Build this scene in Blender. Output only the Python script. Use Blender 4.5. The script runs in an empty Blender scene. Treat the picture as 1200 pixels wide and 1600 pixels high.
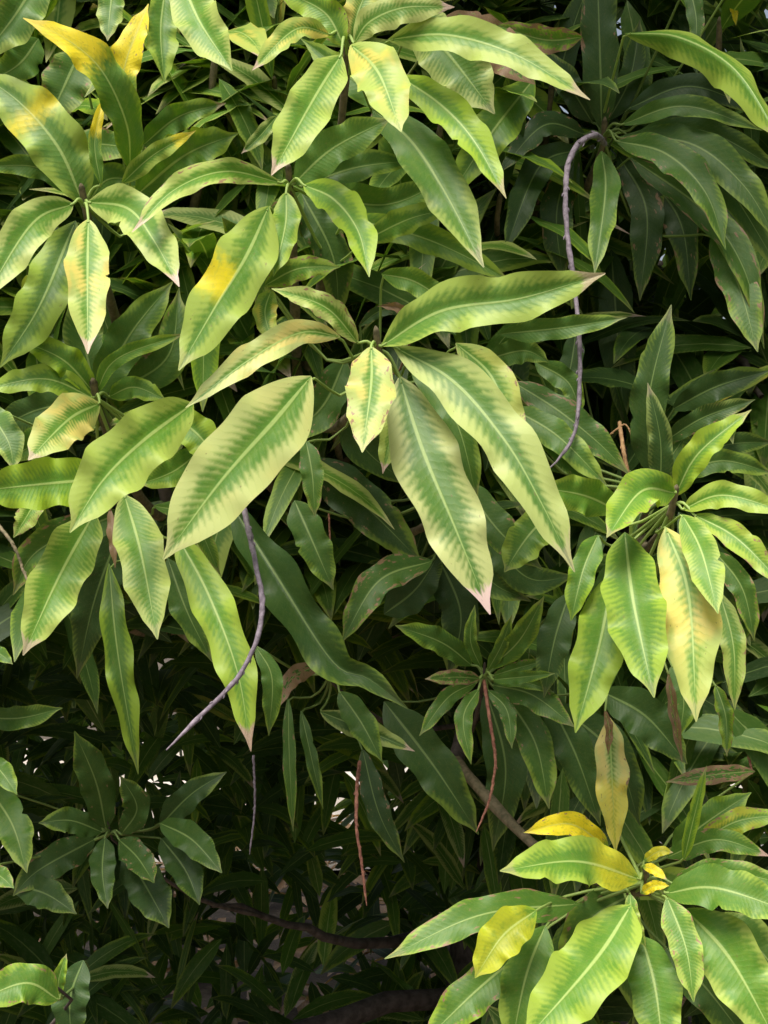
import bpy, math, random
import numpy as np
from mathutils import Vector

# ------------------------------------------------------------------ camera
SC = bpy.context.scene
COL = SC.collection
CAM = np.array([0.0, 0.0, 1.6])
F = 1900.0                       # focal length in pixels of a 1200 x 1600 frame
cam_d = bpy.data.cameras.new('camera')
cam_d.sensor_fit = 'VERTICAL'
cam_d.sensor_height = 36.0
cam_d.sensor_width = 27.0
cam_d.lens = 36.0 * F / 1600.0
cam_d.clip_start = 0.02
cam_d.clip_end = 2000.0
cam = bpy.data.objects.new('camera', cam_d)
cam.location = CAM
cam.rotation_euler = (math.radians(90), 0, 0)
COL.objects.link(cam)
SC.camera = cam

# ------------------------------------------------------------------ sky and sun (soft, hazy daylight)
SUN_ELEV, SUN_AZ = 62.0, 205.0   # azimuth clockwise from +Y (north), sun behind the photographer
W = bpy.data.worlds.new('World')
SC.world = W
W.use_nodes = True
wn, wl = W.node_tree.nodes, W.node_tree.links
wn.clear()
w_out = wn.new('ShaderNodeOutputWorld')
w_bg = wn.new('ShaderNodeBackground')
w_sky = wn.new('ShaderNodeTexSky')
w_sky.sky_type = 'NISHITA'
w_sky.sun_disc = False
w_sky.sun_elevation = math.radians(SUN_ELEV)
w_sky.sun_rotation = math.radians(SUN_AZ)
w_sky.air_density = 1.2
w_sky.dust_density = 5.0
w_sky.ozone_density = 1.0
w_hsv = wn.new('ShaderNodeHueSaturation')     # a hazy, nearly white sky
w_hsv.inputs['Saturation'].default_value = 0.6
wl.new(w_sky.outputs[0], w_hsv.inputs['Color'])
wl.new(w_hsv.outputs[0], w_bg.inputs['Color'])
w_bg.inputs['Strength'].default_value = 0.068
wl.new(w_bg.outputs[0], w_out.inputs['Surface'])

sun_d = bpy.data.lights.new('sun', 'SUN')
sun_d.energy = 2.8
sun_d.angle = math.radians(32)
sun_d.color = (1.0, 0.95, 0.87)
sun = bpy.data.objects.new('sun', sun_d)
_az, _el = math.radians(SUN_AZ), math.radians(SUN_ELEV)
to_sun = Vector((math.sin(_az) * math.cos(_el), math.cos(_az) * math.cos(_el), math.sin(_el)))
sun.rotation_euler = to_sun.to_track_quat('Z', 'Y').to_euler()
sun.location = (0, -3, 8)
COL.objects.link(sun)

SC.view_settings.view_transform = 'Standard'
SC.view_settings.look = 'None'
SC.view_settings.gamma = 1.0
SC.view_settings.use_curve_mapping = False
SC.view_settings.exposure = 1.05
SC.render.engine = 'CYCLES'
SC.cycles.use_denoising = True
SC.cycles.max_bounces = 5
SC.cycles.diffuse_bounces = 3
SC.cycles.transmission_bounces = 4

RNG = np.random.default_rng(7)
random.seed(7)


def at(px, py, d):
    """point seen at a pixel of the 1200 x 1600 frame, d metres in front of the camera plane"""
    return np.array([(px - 600.0) / F * d, d, CAM[2] - (py - 800.0) / F * d])


# ------------------------------------------------------------------ materials
class NT:
    def __init__(self, name):
        self.m = bpy.data.materials.new(name)
        self.m.use_nodes = True
        self.t = self.m.node_tree
        self.t.nodes.clear()

    def n(self, kind, **kw):
        x = self.t.nodes.new('ShaderNode' + kind)
        for k, v in kw.items():
            setattr(x, k, v)
        return x

    def put(self, sock, val):
        if isinstance(val, bpy.types.NodeSocket):
            self.t.links.new(val, sock)
        elif isinstance(val, (tuple, list)):
            sock.default_value = tuple(val) + ((1.0,) if len(val) == 3 and len(sock.default_value) == 4 else ())
        else:
            sock.default_value = val

    def math(self, op, a, b=0.0, c=0.0, clamp=False):
        x = self.n('Math', operation=op, use_clamp=clamp)
        for i, v in enumerate((a, b, c)):
            self.put(x.inputs[i], v)
        return x.outputs[0]

    def ramp(self, x, lo, hi, a=0.0, b=1.0):
        r = self.n('MapRange', interpolation_type='SMOOTHSTEP')
        for s, v in zip(('Value', 'From Min', 'From Max', 'To Min', 'To Max'), (x, lo, hi, a, b)):
            self.put(r.inputs[s], v)
        return r.outputs['Result']

    def mix(self, f, a, b, blend='MIX'):
        x = self.n('Mix', data_type='RGBA', blend_type=blend)
        self.put(x.inputs['Factor'], f)
        self.put(x.inputs[6], a)
        self.put(x.inputs[7], b)
        return x.outputs[2]

    def noise(self, vec, scale, detail=3.0, rough=0.5):
        x = self.n('TexNoise')
        if vec is not None:
            self.put(x.inputs['Vector'], vec)
        self.put(x.inputs['Scale'], scale)
        self.put(x.inputs['Detail'], detail)
        self.put(x.inputs['Roughness'], rough)
        return x.outputs['Fac']


def leaf_material(name, fine_detail=True):
    k = NT(name)
    uv = k.n('UVMap', uv_map='UVMap')
    sep = k.n('SeparateXYZ')
    k.put(sep.inputs[0], uv.outputs[0])
    u = sep.outputs[0]
    v = k.math('MULTIPLY_ADD', sep.outputs[1], 2.0, -1.0)
    a = k.math('ABSOLUTE', v)
    A = k.n('Attribute', attribute_name='lp')
    B = k.n('Attribute', attribute_name='lq')
    sa, sb = k.n('SeparateColor'), k.n('SeparateColor')
    k.put(sa.inputs[0], A.outputs['Color'])
    k.put(sb.inputs[0], B.outputs['Color'])
    chl, pale, mat, seed = sa.outputs[0], sa.outputs[1], sa.outputs[2], A.outputs['Alpha']
    tip, patch_u, patch, dry = sb.outputs[0], sb.outputs[1], sb.outputs[2], B.outputs['Alpha']
    # coordinates that differ from leaf to leaf
    cv = k.n('CombineXYZ')
    k.put(cv.inputs[0], k.math('MULTIPLY', u, 4.0))
    k.put(cv.inputs[1], v)
    k.put(cv.inputs[2], k.math('MULTIPLY', seed, 91.0))
    big = k.noise(cv.outputs[0], 1.1, 2.0)
    mid = k.noise(cv.outputs[0], 4.5, 3.0)
    fine = k.noise(cv.outputs[0], 26.0, 3.0, 0.6) if fine_detail else mid
    nb = k.math('SUBTRACT', big, 0.5)
    nm = k.math('SUBTRACT', mid, 0.5)
    # side veins, running out towards the tip
    side = k.math('GREATER_THAN', v, 0.0)
    ph = k.math('MULTIPLY_ADD', a, -0.085, u)
    ph = k.math('MULTIPLY_ADD', k.math('MULTIPLY', nm, 0.03), 1.0, ph)
    ph = k.math('MULTIPLY', ph, k.math('MULTIPLY_ADD', seed, 8.0, 24.0))
    ph = k.math('MULTIPLY_ADD', side, 0.43, ph)
    tri = k.math('PINGPONG', ph, 0.5)             # 0 at a vein .. 0.5 between veins
    jag = k.math('MULTIPLY_ADD', tri, -2.0, 1.0)  # 1 on a vein
    vein = k.ramp(jag, 0.72, 1.0)
    # chlorosis: green keeps to the midrib and the veins
    hw = k.math('MULTIPLY_ADD', chl, -1.25, 1.2)
    hw = k.math('MULTIPLY', hw, k.ramp(u, 0.25, 1.0, 1.12, 0.45))
    e = k.math('SUBTRACT', a, hw)
    e = k.math('MULTIPLY_ADD', jag, k.math('MULTIPLY_ADD', seed, -0.20, -0.12), e)
    e = k.math('MULTIPLY_ADD', nb, 0.9, e)
    e = k.math('MULTIPLY_ADD', nm, 0.35, e)
    yel = k.ramp(e, -0.22, k.math('MULTIPLY_ADD', seed, 0.22, 0.20))
    lime = (0.108, 0.270, 0.020)
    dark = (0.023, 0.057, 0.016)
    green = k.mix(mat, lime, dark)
    green = k.mix(k.ramp(mid, 0.3, 0.75, 0.0, 0.35), green, k.mix(mat, (0.24, 0.36, 0.03), (0.045, 0.085, 0.02)))
    yc = k.mix(pale, (0.285, 0.43, 0.017), (0.60, 0.62, 0.25))
    warm = k.math('MULTIPLY', k.ramp(big, 0.42, 0.62, 0.0, 0.9), k.ramp(chl, 0.74, 0.82))
    warm = k.math('MULTIPLY', warm, k.ramp(u, 0.45, 0.85, 1.0, 0.15))
    yc = k.mix(warm, yc, k.mix(pale, (0.76, 0.60, 0.05), (0.76, 0.62, 0.24)))
    yc = k.mix(mat, yc, k.mix(0.6, yc, green))
    col = k.mix(yel, green, yc)
    # fully yellowed stretch towards the tip
    plen = k.math('MULTIPLY', k.math('FLOOR', patch_u), 0.1)      # whole part: length of the yellow band in tenths (0: to the tip)
    pst = k.math('FRACT', patch_u)
    pend = k.math('ADD', k.math('ADD', pst, plen), k.math('LESS_THAN', plen, 0.05))
    pside = k.math('MAXIMUM', k.math('GREATER_THAN', patch, 0.0), k.math('GREATER_THAN', k.math('MULTIPLY', v, patch), 0.0))
    patch = k.math('MULTIPLY', k.math('ABSOLUTE', patch), pside)  # negative: one half of the blade only
    ue = k.math('MULTIPLY_ADD', nm, 0.12, u)
    patch = k.math('MULTIPLY', patch, k.ramp(k.math('SUBTRACT', pend, ue), 0.0, 0.13))
    pe = k.math('SUBTRACT', u, pst)
    pe = k.math('MULTIPLY_ADD', nm, 0.12, pe)
    pe = k.math('MULTIPLY_ADD', jag, 0.02, pe)
    pm = k.math('MULTIPLY', k.ramp(pe, 0.0, 0.13), k.math('MULTIPLY', patch, k.ramp(mid, 0.3, 0.5, 0.65, 1.0)))
    pm = k.math('MULTIPLY', pm, k.ramp(a, 0.0, 0.3, 0.8, 1.0))
    col = k.mix(pm, col, (0.82, 0.66, 0.015))
    # side veins a touch paler, midrib pale
    col = k.mix(k.math('MULTIPLY', vein, 0.10), col, k.mix(mat, (0.35, 0.46, 0.09), (0.07, 0.13, 0.03)))
    mw = k.ramp(u, 0.0, 1.0, 0.062, 0.014)
    rib = k.ramp(k.math('SUBTRACT', a, mw), -0.022, 0.022, 1.0, 0.0)
    rc = k.mix(mat, (0.44, 0.58, 0.16), (0.15, 0.24, 0.07))
    rc = k.mix(k.math('MULTIPLY', pm, 0.7), rc, (0.72, 0.58, 0.06))
    col = k.mix(k.math('MULTIPLY', rib, k.ramp(u, 0.75, 1.0, 0.9, 0.25)), col, rc)
    # scorched tip and edge, dry tissue
    te = k.math('MULTIPLY_ADD', a, 0.03, u)
    te = k.math('MULTIPLY_ADD', nm, 0.10, te)
    tm = k.math('MULTIPLY', k.ramp(te, 0.890, 0.930), tip)
    burn = k.mix(k.ramp(fine, 0.35, 0.65), (0.62, 0.44, 0.36), (0.30, 0.16, 0.10))
    col = k.mix(tm, col, k.mix(pale, burn, (0.74, 0.55, 0.49)))
    thr = k.math('MULTIPLY_ADD', dry, -0.75, 0.84)
    dm = k.ramp(k.math('SUBTRACT', k.math('MULTIPLY_ADD', a, 0.25, mid), thr), 0.0, 0.07)
    dm = k.math('MULTIPLY', dm, k.math('GREATER_THAN', dry, 0.01))
    col = k.mix(dm, col, k.mix(fine, (0.20, 0.10, 0.05), (0.42, 0.28, 0.16)))
    # freckles and dust
    sp = k.noise(cv.outputs[0], 9.0, 2.0) if fine_detail else 0.0
    col = k.mix(k.ramp(sp, 0.70, 0.76, 0.0, 0.6), col, (0.17, 0.12, 0.05))
    col = k.mix(k.ramp(fine, 0.45, 0.75, 0.0, 0.06), col, (0.5, 0.5, 0.42))
    # relief
    h = k.math('MULTIPLY', k.math('POWER', jag, 2.0), k.ramp(a, 0.05, 1.0, 1.0, 0.5))
    h = k.math('MULTIPLY_ADD', rib, -1.3, k.math('MULTIPLY', h, -1.0))
    h = k.math('MULTIPLY_ADD', mid, 0.8, h)
    bp = k.n('Bump')
    k.put(bp.inputs['Strength'], 0.18)
    k.put(bp.inputs['Distance'], 0.0007)
    k.put(bp.inputs['Height'], h)
    P = k.n('BsdfPrincipled')
    k.put(P.inputs['Base Color'], col)
    k.put(P.inputs['Roughness'], k.ramp(fine, 0.2, 0.8, 0.42, 0.58))
    k.put(P.inputs['Specular IOR Level'], 0.42)
    if fine_detail:
        k.put(P.inputs['Normal'], bp.outputs[0])
    T = k.n('BsdfTranslucent')
    k.put(T.inputs['Color'], k.mix(1.0, col, (1.35, 1.35, 0.45), 'MULTIPLY'))
    M = k.n('MixShader')
    k.put(M.inputs[0], 0.24)
    k.put(M.inputs[1], P.outputs[0])
    k.put(M.inputs[2], T.outputs[0])
    o = k.n('OutputMaterial')
    k.put(o.inputs[0], M.outputs[0])
    return k.m


def bark_material(name, c1, c2, scale=60.0, bump=0.004, rough=0.8):
    k = NT(name)
    tc = k.n('TexCoord')
    n1 = k.noise(tc.outputs['Object'], scale, 5.0, 0.6)
    n2 = k.noise(tc.outputs['Object'], scale * 0.25, 3.0)
    col = k.mix(k.ramp(n1, 0.3, 0.7), c1, c2)
    col = k.mix(k.ramp(n2, 0.5, 0.7, 0.0, 0.4), col, tuple(min(1, x * 1.6) for x in c2))
    bp = k.n('Bump')
    k.put(bp.inputs['Strength'], 0.7)
    k.put(bp.inputs['Distance'], bump)
    k.put(bp.inputs['Height'], n1)
    P = k.n('BsdfPrincipled')
    k.put(P.inputs['Base Color'], col)
    k.put(P.inputs['Roughness'], rough)
    k.put(P.inputs['Normal'], bp.outputs[0])
    o = k.n('OutputMaterial')
    k.put(o.inputs[0], P.outputs[0])
    return k.m


def ground_material():
    k = NT('dry_soil')
    tc = k.n('TexCoord')
    n1 = k.noise(tc.outputs['Object'], 1.3, 4.0)
    n2 = k.noise(tc.outputs['Object'], 18.0, 5.0, 0.65)
    n3 = k.noise(tc.outputs['Object'], 140.0, 4.0, 0.6)
    col = k.mix(k.ramp(n2, 0.3, 0.7), (0.048, 0.036, 0.026), (0.085, 0.066, 0.048))
    col = k.mix(k.ramp(n1, 0.45, 0.65, 0.0, 0.5), col, (0.11, 0.09, 0.068))
    col = k.mix(k.ramp(n3, 0.55, 0.7, 0.0, 0.5), col, (0.045, 0.035, 0.025))
    bp = k.n('Bump')
    k.put(bp.inputs['Strength'], 0.6)
    k.put(bp.inputs['Distance'], 0.02)
    k.put(bp.inputs['Height'], n2)
    P = k.n('BsdfPrincipled')
    k.put(P.inputs['Base Color'], col)
    k.put(P.inputs['Roughness'], 0.95)
    k.put(P.inputs['Normal'], bp.outputs[0])
    o = k.n('OutputMaterial')
    k.put(o.inputs[0], P.outputs[0])
    return k.m


M_LEAF = leaf_material('mango_leaf_blade')
M_LEAF_IN = leaf_material('mango_crown_leaf_blade', False)
M_BARK = bark_material('mango_bark', (0.055, 0.042, 0.035), (0.14, 0.11, 0.095), 45.0, 0.006)
M_TWIG = bark_material('green_brown_twig', (0.11, 0.10, 0.05), (0.22, 0.17, 0.10), 160.0, 0.001)
M_STALK = bark_material('mauve_grey_stalk', (0.13, 0.105, 0.125), (0.27, 0.225, 0.265), 190.0, 0.0012)
M_RED = bark_material('red_brown_stalk', (0.20, 0.07, 0.05), (0.44, 0.20, 0.13), 190.0, 0.0012)
M_TAN = bark_material('orange_tan_stem', (0.36, 0.19, 0.08), (0.55, 0.34, 0.17), 150.0, 0.001)
M_SOIL = ground_material()

# ------------------------------------------------------------------ mesh helpers


def unit(x):
    return x / np.maximum(np.linalg.norm(x, axis=-1, keepdims=True), 1e-9)


def spline(pts, n):
    """Catmull-Rom through pts, n samples spread by arc length"""
    p = np.asarray(pts, float)
    if len(p) == 2:
        t = np.linspace(0, 1, n)[:, None]
        return p[0] * (1 - t) + p[1] * t
    q = np.vstack([2 * p[0] - p[1], p, 2 * p[-1] - p[-2]])
    out = []
    for i in range(len(p) - 1):
        a, b, c, d = q[i:i + 4]
        t = np.linspace(0, 1, 16, endpoint=(i == len(p) - 2))[:, None]
        out.append(0.5 * ((2 * b) + (c - a) * t + (2 * a - 5 * b + 4 * c - d) * t ** 2 + (3 * b - a - 3 * c + d) * t ** 3))
    c = np.vstack(out)
    s = np.r_[0, np.cumsum(np.linalg.norm(np.diff(c, axis=0), axis=1))]
    g = np.linspace(0, s[-1], n)
    return np.stack([np.interp(g, s, c[:, j]) for j in range(c.shape[1])], 1)


def width_profile(t, full=0.42, sharp=2.3):
    x = np.where(t < full, (full - t) / full, (t - full) / (1 - full))
    lo = (1 - x ** 2.9) ** 0.9
    hi = (1 - x ** sharp) ** 1.0
    drip = 1 - 0.35 * np.clip((t - 0.86) / 0.1, 0, 1) * np.clip((1 - t) / 0.05, 0, 1)
    return np.clip(np.where(t < full, lo, hi) * drip, 0.0, 1.0)


def blade(C, S, N, hw, fold, wave, freq, nv, rs, curl=0.0, full=0.45, bites=0):
    """a leaf blade: C centre line (n,3), S side and N upper-face directions, hw half width in metres"""
    n = len(C)
    t = np.linspace(0, 1, n)
    v = np.linspace(-1, 1, nv)
    w = width_profile(t, full) * hw
    w = np.maximum(w, hw * 0.02)
    jit = 1 + 0.03 * np.sin(t * rs.uniform(8, 14) + rs.uniform(0, 6.28)) + 0.03 * np.sin(t * rs.uniform(3, 6) + rs.uniform(0, 6.28))
    w = w * jit
    ph = rs.uniform(0, 6.28, 2)
    fq = freq * rs.uniform(0.8, 1.2, 2)
    V, Tt = np.meshgrid(v, t)
    side = (V > 0).astype(int)
    wv = np.sin(fq[side] * Tt * 6.283 + ph[side] + 0.9 * np.sin(3.1 * Tt * 6.283 + ph[1 - side]))
    amp = wave * np.abs(V) ** 1.8 * np.sin(np.pi * np.clip(Tt, 0, 1)) ** 0.6
    off_n = w[:, None] * (fold * np.abs(V) + curl * V ** 2 + amp * wv)
    inplane = 1 + 0.10 * wave / 0.3 * np.abs(V) ** 3 * np.cos(fq[side] * Tt * 6.283 + ph[side])
    off_s = w[:, None] * V * inplane / math.sqrt(1 + fold * fold)
    for _ in range(bites):                     # nibbled or torn margins
        tb, sb, wb, db = rs.uniform(0.2, 0.92), rs.choice([-1, 1]), rs.uniform(0.012, 0.032), rs.uniform(0.1, 0.34)
        lim = w * (1 - db * np.exp(-((t - tb) / wb) ** 2))
        cut = sb * off_s > lim[:, None]
        off_s = np.where(cut, sb * lim[:, None], off_s)
    P = C[:, None, :] + S[:, None, :] * off_s[..., None] + N[:, None, :] * off_n[..., None]
    uv = np.stack([Tt, (V + 1) / 2], -1)
    return P.reshape(-1, 3), uv.reshape(-1, 2)


def grid_faces(n, nv, base=0):
    i, j = np.meshgrid(np.arange(n - 1), np.arange(nv - 1), indexing='ij')
    a = (i * nv + j).ravel() + base
    return np.stack([a, a + 1, a + nv + 1, a + nv], 1)


def tube(path, radii, k=6):
    """tube along a path -> verts, quads"""
    p = np.asarray(path, float)
    T = unit(np.gradient(p, axis=0))
    ref = np.array([0.31, 0.17, 0.93])
    if abs(np.dot(ref, T.mean(0) / (np.linalg.norm(T.mean(0)) + 1e-9))) > 0.9:
        ref = np.array([0.95, 0.2, 0.1])
    A = unit(np.cross(T, ref))
    B = np.cross(T, A)
    th = np.linspace(0, 2 * np.pi, k, endpoint=False)
    R = np.asarray(radii, float)[:, None, None]
    V = p[:, None, :] + R * (A[:, None, :] * np.cos(th)[None, :, None] + B[:, None, :] * np.sin(th)[None, :, None])
    n = len(p)
    i, j = np.meshgrid(np.arange(n - 1), np.arange(k), indexing='ij')
    a = (i * k + j).ravel()
    b = (i * k + (j + 1) % k).ravel()
    q = np.stack([a, b, b + k, a + k], 1)
    return V.reshape(-1, 3), q


def mesh_from(name, verts, quads, mat, uv=None, lp=None, lq=None, smooth=True):
    me = bpy.data.meshes.new(name)
    verts = np.asarray(verts, np.float32)
    quads = np.asarray(quads, np.int32)
    nv, nf = len(verts), len(quads)
    me.vertices.add(nv)
    me.vertices.foreach_set('co', verts.ravel())
    me.loops.add(nf * 4)
    me.loops.foreach_set('vertex_index', quads.ravel())
    me.polygons.add(nf)
    me.polygons.foreach_set('loop_start', np.arange(nf, dtype=np.int32) * 4)
    me.polygons.foreach_set('use_smooth', np.full(nf, smooth))
    if uv is not None:
        l = me.uv_layers.new(name='UVMap')
        l.data.foreach_set('uv', np.asarray(uv, np.float32)[quads.ravel()].ravel())
    for nm, val in (('lp', lp), ('lq', lq)):
        if val is not None:
            at_ = me.attributes.new(nm, 'FLOAT_COLOR', 'POINT')
            c = np.asarray(val, np.float32)
            if c.ndim == 1:
                c = np.tile(c, (nv, 1))
            at_.data.foreach_set('color', c.ravel())
    me.update(calc_edges=True)
    me.validate()
    me.materials.append(mat)
    return me


def link(name, data, parent=None, world=(0, 0, 0)):
    o = bpy.data.objects.new(name, data)
    COL.objects.link(o)
    w = np.asarray(world, float)
    if parent is not None:
        o.parent = parent
        w = w - np.asarray(parent['_w'])
    o.location = w
    o['_w'] = [float(x) for x in world]
    return o


# ------------------------------------------------------------------ the ground
def build_ground():
    n = 60
    g = np.sign(np.linspace(-1, 1, n)) * np.abs(np.linspace(-1, 1, n)) ** 4 * 600
    X, Y = np.meshgrid(g, g + 3.0)
    Z = 0.03 * np.sin(X * 1.3 + 0.4) * np.cos(Y * 1.1) * (np.hypot(X, Y) < 12)
    me = mesh_from('ground', np.stack([X, Y, Z], -1).reshape(-1, 3), grid_faces(n, n), M_SOIL)
    o = link('ground', me)
    o['kind'] = 'structure'
    o['label'] = 'pale dry soil under and beyond the mango tree'


build_ground()


def build_path():
    n = 80
    X, Yv = np.meshgrid(np.linspace(-45, 45, n), np.linspace(5.2, 8.6, 8))
    Y = Yv + 0.25 * np.sin(X * 0.35) + 0.15 * np.sin(X * 0.9 + 1)
    Z = np.full_like(X, 0.045)
    k = NT('pale_concrete')
    tc = k.n('TexCoord')
    n1 = k.noise(tc.outputs['Object'], 2.2, 5.0, 0.6)
    n2 = k.noise(tc.outputs['Object'], 60.0, 4.0, 0.6)
    col = k.mix(k.ramp(n1, 0.35, 0.65), (0.40, 0.35, 0.29), (0.56, 0.51, 0.45))
    col = k.mix(k.ramp(n2, 0.4, 0.7, 0.0, 0.4), col, (0.30, 0.26, 0.22))
    P = k.n('BsdfPrincipled')
    k.put(P.inputs['Base Color'], col)
    k.put(P.inputs['Roughness'], 0.9)
    o = k.n('OutputMaterial')
    k.put(o.inputs[0], P.outputs[0])
    ob = link('path', mesh_from('path', np.stack([X, Y, Z], -1).reshape(-1, 3), grid_faces(8, n), k.m))
    ob['kind'] = 'structure'
    ob['label'] = 'pale sunlit path glimpsed through the foliage'


build_path()

# ------------------------------------------------------------------ the tree: trunk and limbs
TREE_W = (0.35, 3.0, 0.0)
tree = bpy.data.objects.new('mango_tree', None)
tree.empty_display_size = 0.3
COL.objects.link(tree)
tree.location = TREE_W
tree['_w'] = list(TREE_W)
tree['label'] = 'dense mango tree with long drooping yellow-edged green leaves'
tree['category'] = 'tree'

CC = np.array([0.3, 3.0, 2.6])          # crown centre and radii
CR = np.array([2.6, 1.9, 2.2])

limb_pts = []


def add_limb(name, path, r0, r1, parent, mat=M_BARK, k=8, wob=0.0, n=14):
    c = spline(path, n)
    if wob:
        c[1:-1] += RNG.normal(size=(n - 2, 3)) * wob
    r = np.linspace(r0, r1, n) * (1 + 0.07 * RNG.normal(size=n))
    V, q = tube(c, r, k)
    o = np.array(path[0])
    me = mesh_from(name, V - o, q, mat)
    ob = link(name, me, parent, o)
    limb_pts.extend(list(c[2:]))
    return ob


trunk = add_limb('trunk', [(0.35, 3.0, -0.05), (0.33, 3.02, 0.5), (0.4, 2.98, 1.0), (0.36, 2.95, 1.45)], 0.19, 0.13, tree, k=14, wob=0.006)
tips = [(-1.3, 2.2, 2.0), (-0.6, 1.85, 1.75), (0.1, 1.7, 1.25), (0.75, 1.75, 1.5), (1.6, 2.2, 1.8), (0.2, 1.7, 2.1), (-0.7, 1.85, 2.3),
        (0.9, 1.85, 2.4), (-1.5, 3.4, 2.3), (2.0, 3.4, 2.3), (0.3, 2.9, 4.1), (-0.3, 4.3, 2.4), (1.0, 4.4, 2.5), (1.1, 2.1, 1.1)]
for i, tp in enumerate(tips):
    st = np.array([0.36, 2.95, 1.0 + 0.4 * ((i * 7) % 5) / 4])
    tp = np.array(tp)
    md = st * 0.45 + tp * 0.55 + np.array([0, 0.12, 0.22 if tp[2] > 1.6 else -0.02])
    add_limb('limb', [st, md, tp], 0.036, 0.010, tree, wob=0.012)
add_limb('limb', [(0.35, 3.0, 0.45), (-0.5, 2.4, 0.5), (-0.72, 1.8, 0.7)], 0.03, 0.008, tree, wob=0.008)
# crooked branches seen between the leaves
for p in ([(455, 520, 1.55), (440, 600, 1.62), (560, 800, 1.9), (640, 1050, 2.4)],
          [(215, 480, 1.6), (230, 620, 1.65), (255, 770, 1.62), (330, 1000, 2.0)],
          [(330, 1415, 2.3), (440, 1440, 2.4), (560, 1475, 2.6), (700, 1450, 2.9)],
          [(975, 700, 1.6), (980, 800, 1.7), (960, 1000, 2.1)],
          [(1190, 620, 1.7), (1110, 540, 1.8), (1060, 700, 2.0)]):
    add_limb('branch', [at(*q) for q in p], 0.004, 0.018, tree, wob=0.004)
limb_arr = np.array(limb_pts)

# ------------------------------------------------------------------ leaves
# style -> chlorosis, paleness, maturity (dark green), scorched tip, start and strength of full yellowing, dryness
ST = dict(
    C=(.68, .62, .24, .9, 1, 0, 0), Y=(.74, .30, .15, .8, 1, 0, 0), L=(.58, .10, .12, .4, 1, 0, 0), P=(.72, .48, .15, .3, 1, 0, 0),
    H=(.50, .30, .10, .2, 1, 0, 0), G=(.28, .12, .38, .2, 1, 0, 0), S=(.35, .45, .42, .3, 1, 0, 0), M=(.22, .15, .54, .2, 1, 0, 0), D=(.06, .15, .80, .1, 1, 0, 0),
    B=(.55, .60, .48, .8, 1, 0, 0), Z=(.5, .1, .2, .6, .05, 1, 0), T=(.5, .5, .3, .8, 1, 0, .75), Q=(.4, .3, .4, .9, 1, 0, .3))
LEAVES_BUILT = 0


def make_leaf(shoot, centre, pts, w, d0, d1, style, roll=0.0, arch=0.10, fold=0.16, wave=0.20, freq=3.4, over=None, petiole=True, full=0.42, bites=None):
    """a leaf whose midrib runs through the given pixels, at depths d0 (base) to d1 (tip)"""
    global LEAVES_BUILT
    LEAVES_BUILT += 1
    rs = np.random.default_rng(LEAVES_BUILT * 13 + 5)
    n = 36
    c2 = spline(pts, n)
    t = np.linspace(0, 1, n)
    L = np.linalg.norm(np.diff(c2, axis=0), axis=1).sum() / F * (d0 + d1) / 2
    d = d0 + (d1 - d0) * t ** 1.2 - arch * L * 4 * t * (1 - t)
    C = np.stack([at(x, y, z) for (x, y), z in zip(c2, d)])
    T = unit(np.gradient(C, axis=0))
    V = unit(C - CAM)
    S0 = unit(np.cross(T, V))
    N0 = np.cross(S0, T)
    N0 *= np.sign((N0 * -V).sum(1))[:, None]
    tw = math.radians(roll) + math.radians(rs.normal() * 16) * (t - 0.35)[:, None]
    if (N0 * np.cos(tw) - S0 * np.sin(tw))[:, 2].mean() < (N0 * np.cos(tw) + S0 * np.sin(tw))[:, 2].mean():
        tw = -tw                                # the blade leans its upper face to the sky
    S = S0 * np.cos(tw) + N0 * np.sin(tw)
    N = N0 * np.cos(tw) - S0 * np.sin(tw)
    hw = w / 2 / F * (d0 + d1) / 2 / max(math.cos(math.radians(roll)), 0.35) * 0.79
    nv = 11
    fold = fold * rs.uniform(1.0, 2.6)
    nb = int(rs.choice([0, 1, 2, 3], p=[.68, .2, .08, .04])) if bites is None and w < 95 else (bites or 0)
    P, uv = blade(C, S, N, hw, fold, wave, freq, nv, rs, curl=-0.10, full=full, bites=nb)
    q = grid_faces(n, nv)
    # leaf stalk from the twig to the blade
    if petiole and centre is not None:
        g = np.array([0, 0, 0.012])
        base = np.asarray(centre)
        gap = np.linalg.norm(base - C[0])
        if gap < 0.25:
            sag = g * min(1, gap / 0.05) if gap < 0.045 else np.array([0, 0.07, -0.02]) * min(1.5, gap / 0.06)
            pth = spline([base, (base + C[0]) / 2 + sag, C[0], C[1]], 9)
            pv, pq = tube(pth, np.linspace(0.0021, 0.0013, 9), 6)
            q = np.vstack([q, pq + len(P)])
            uv = np.vstack([uv, np.tile([0.02, 0.5], (len(pv), 1))])
            P = np.vstack([P, pv])
    s = list(ST[style])
    for kk, vv in (over or {}).items():
        s[dict(chl=0, pale=1, mat=2, tip=3, pu=4, pa=5, dry=6)[kk]] = vv
    if s[0] > 0.4:
        s[0] = min(0.95, s[0] + 0.05)
    for i_ in (0, 1, 2):
        s[i_] = min(1, max(0, s[i_] + rs.normal() * 0.05))
    if s[6] == 0 and w < 95 and rs.uniform() < 0.3:
        s[6] = rs.uniform(0.03, 0.11)
    lp = (s[0], s[1], s[2], rs.uniform(0.02, 1))
    s[3] *= rs.choice([0.2, 0.7, 1.0])
    lq = (s[3], s[4], s[5], s[6])
    me = mesh_from('leaf', P - C[0], q, M_LEAF, uv, lp, lq)
    return link('leaf', me, shoot, C[0])


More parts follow.
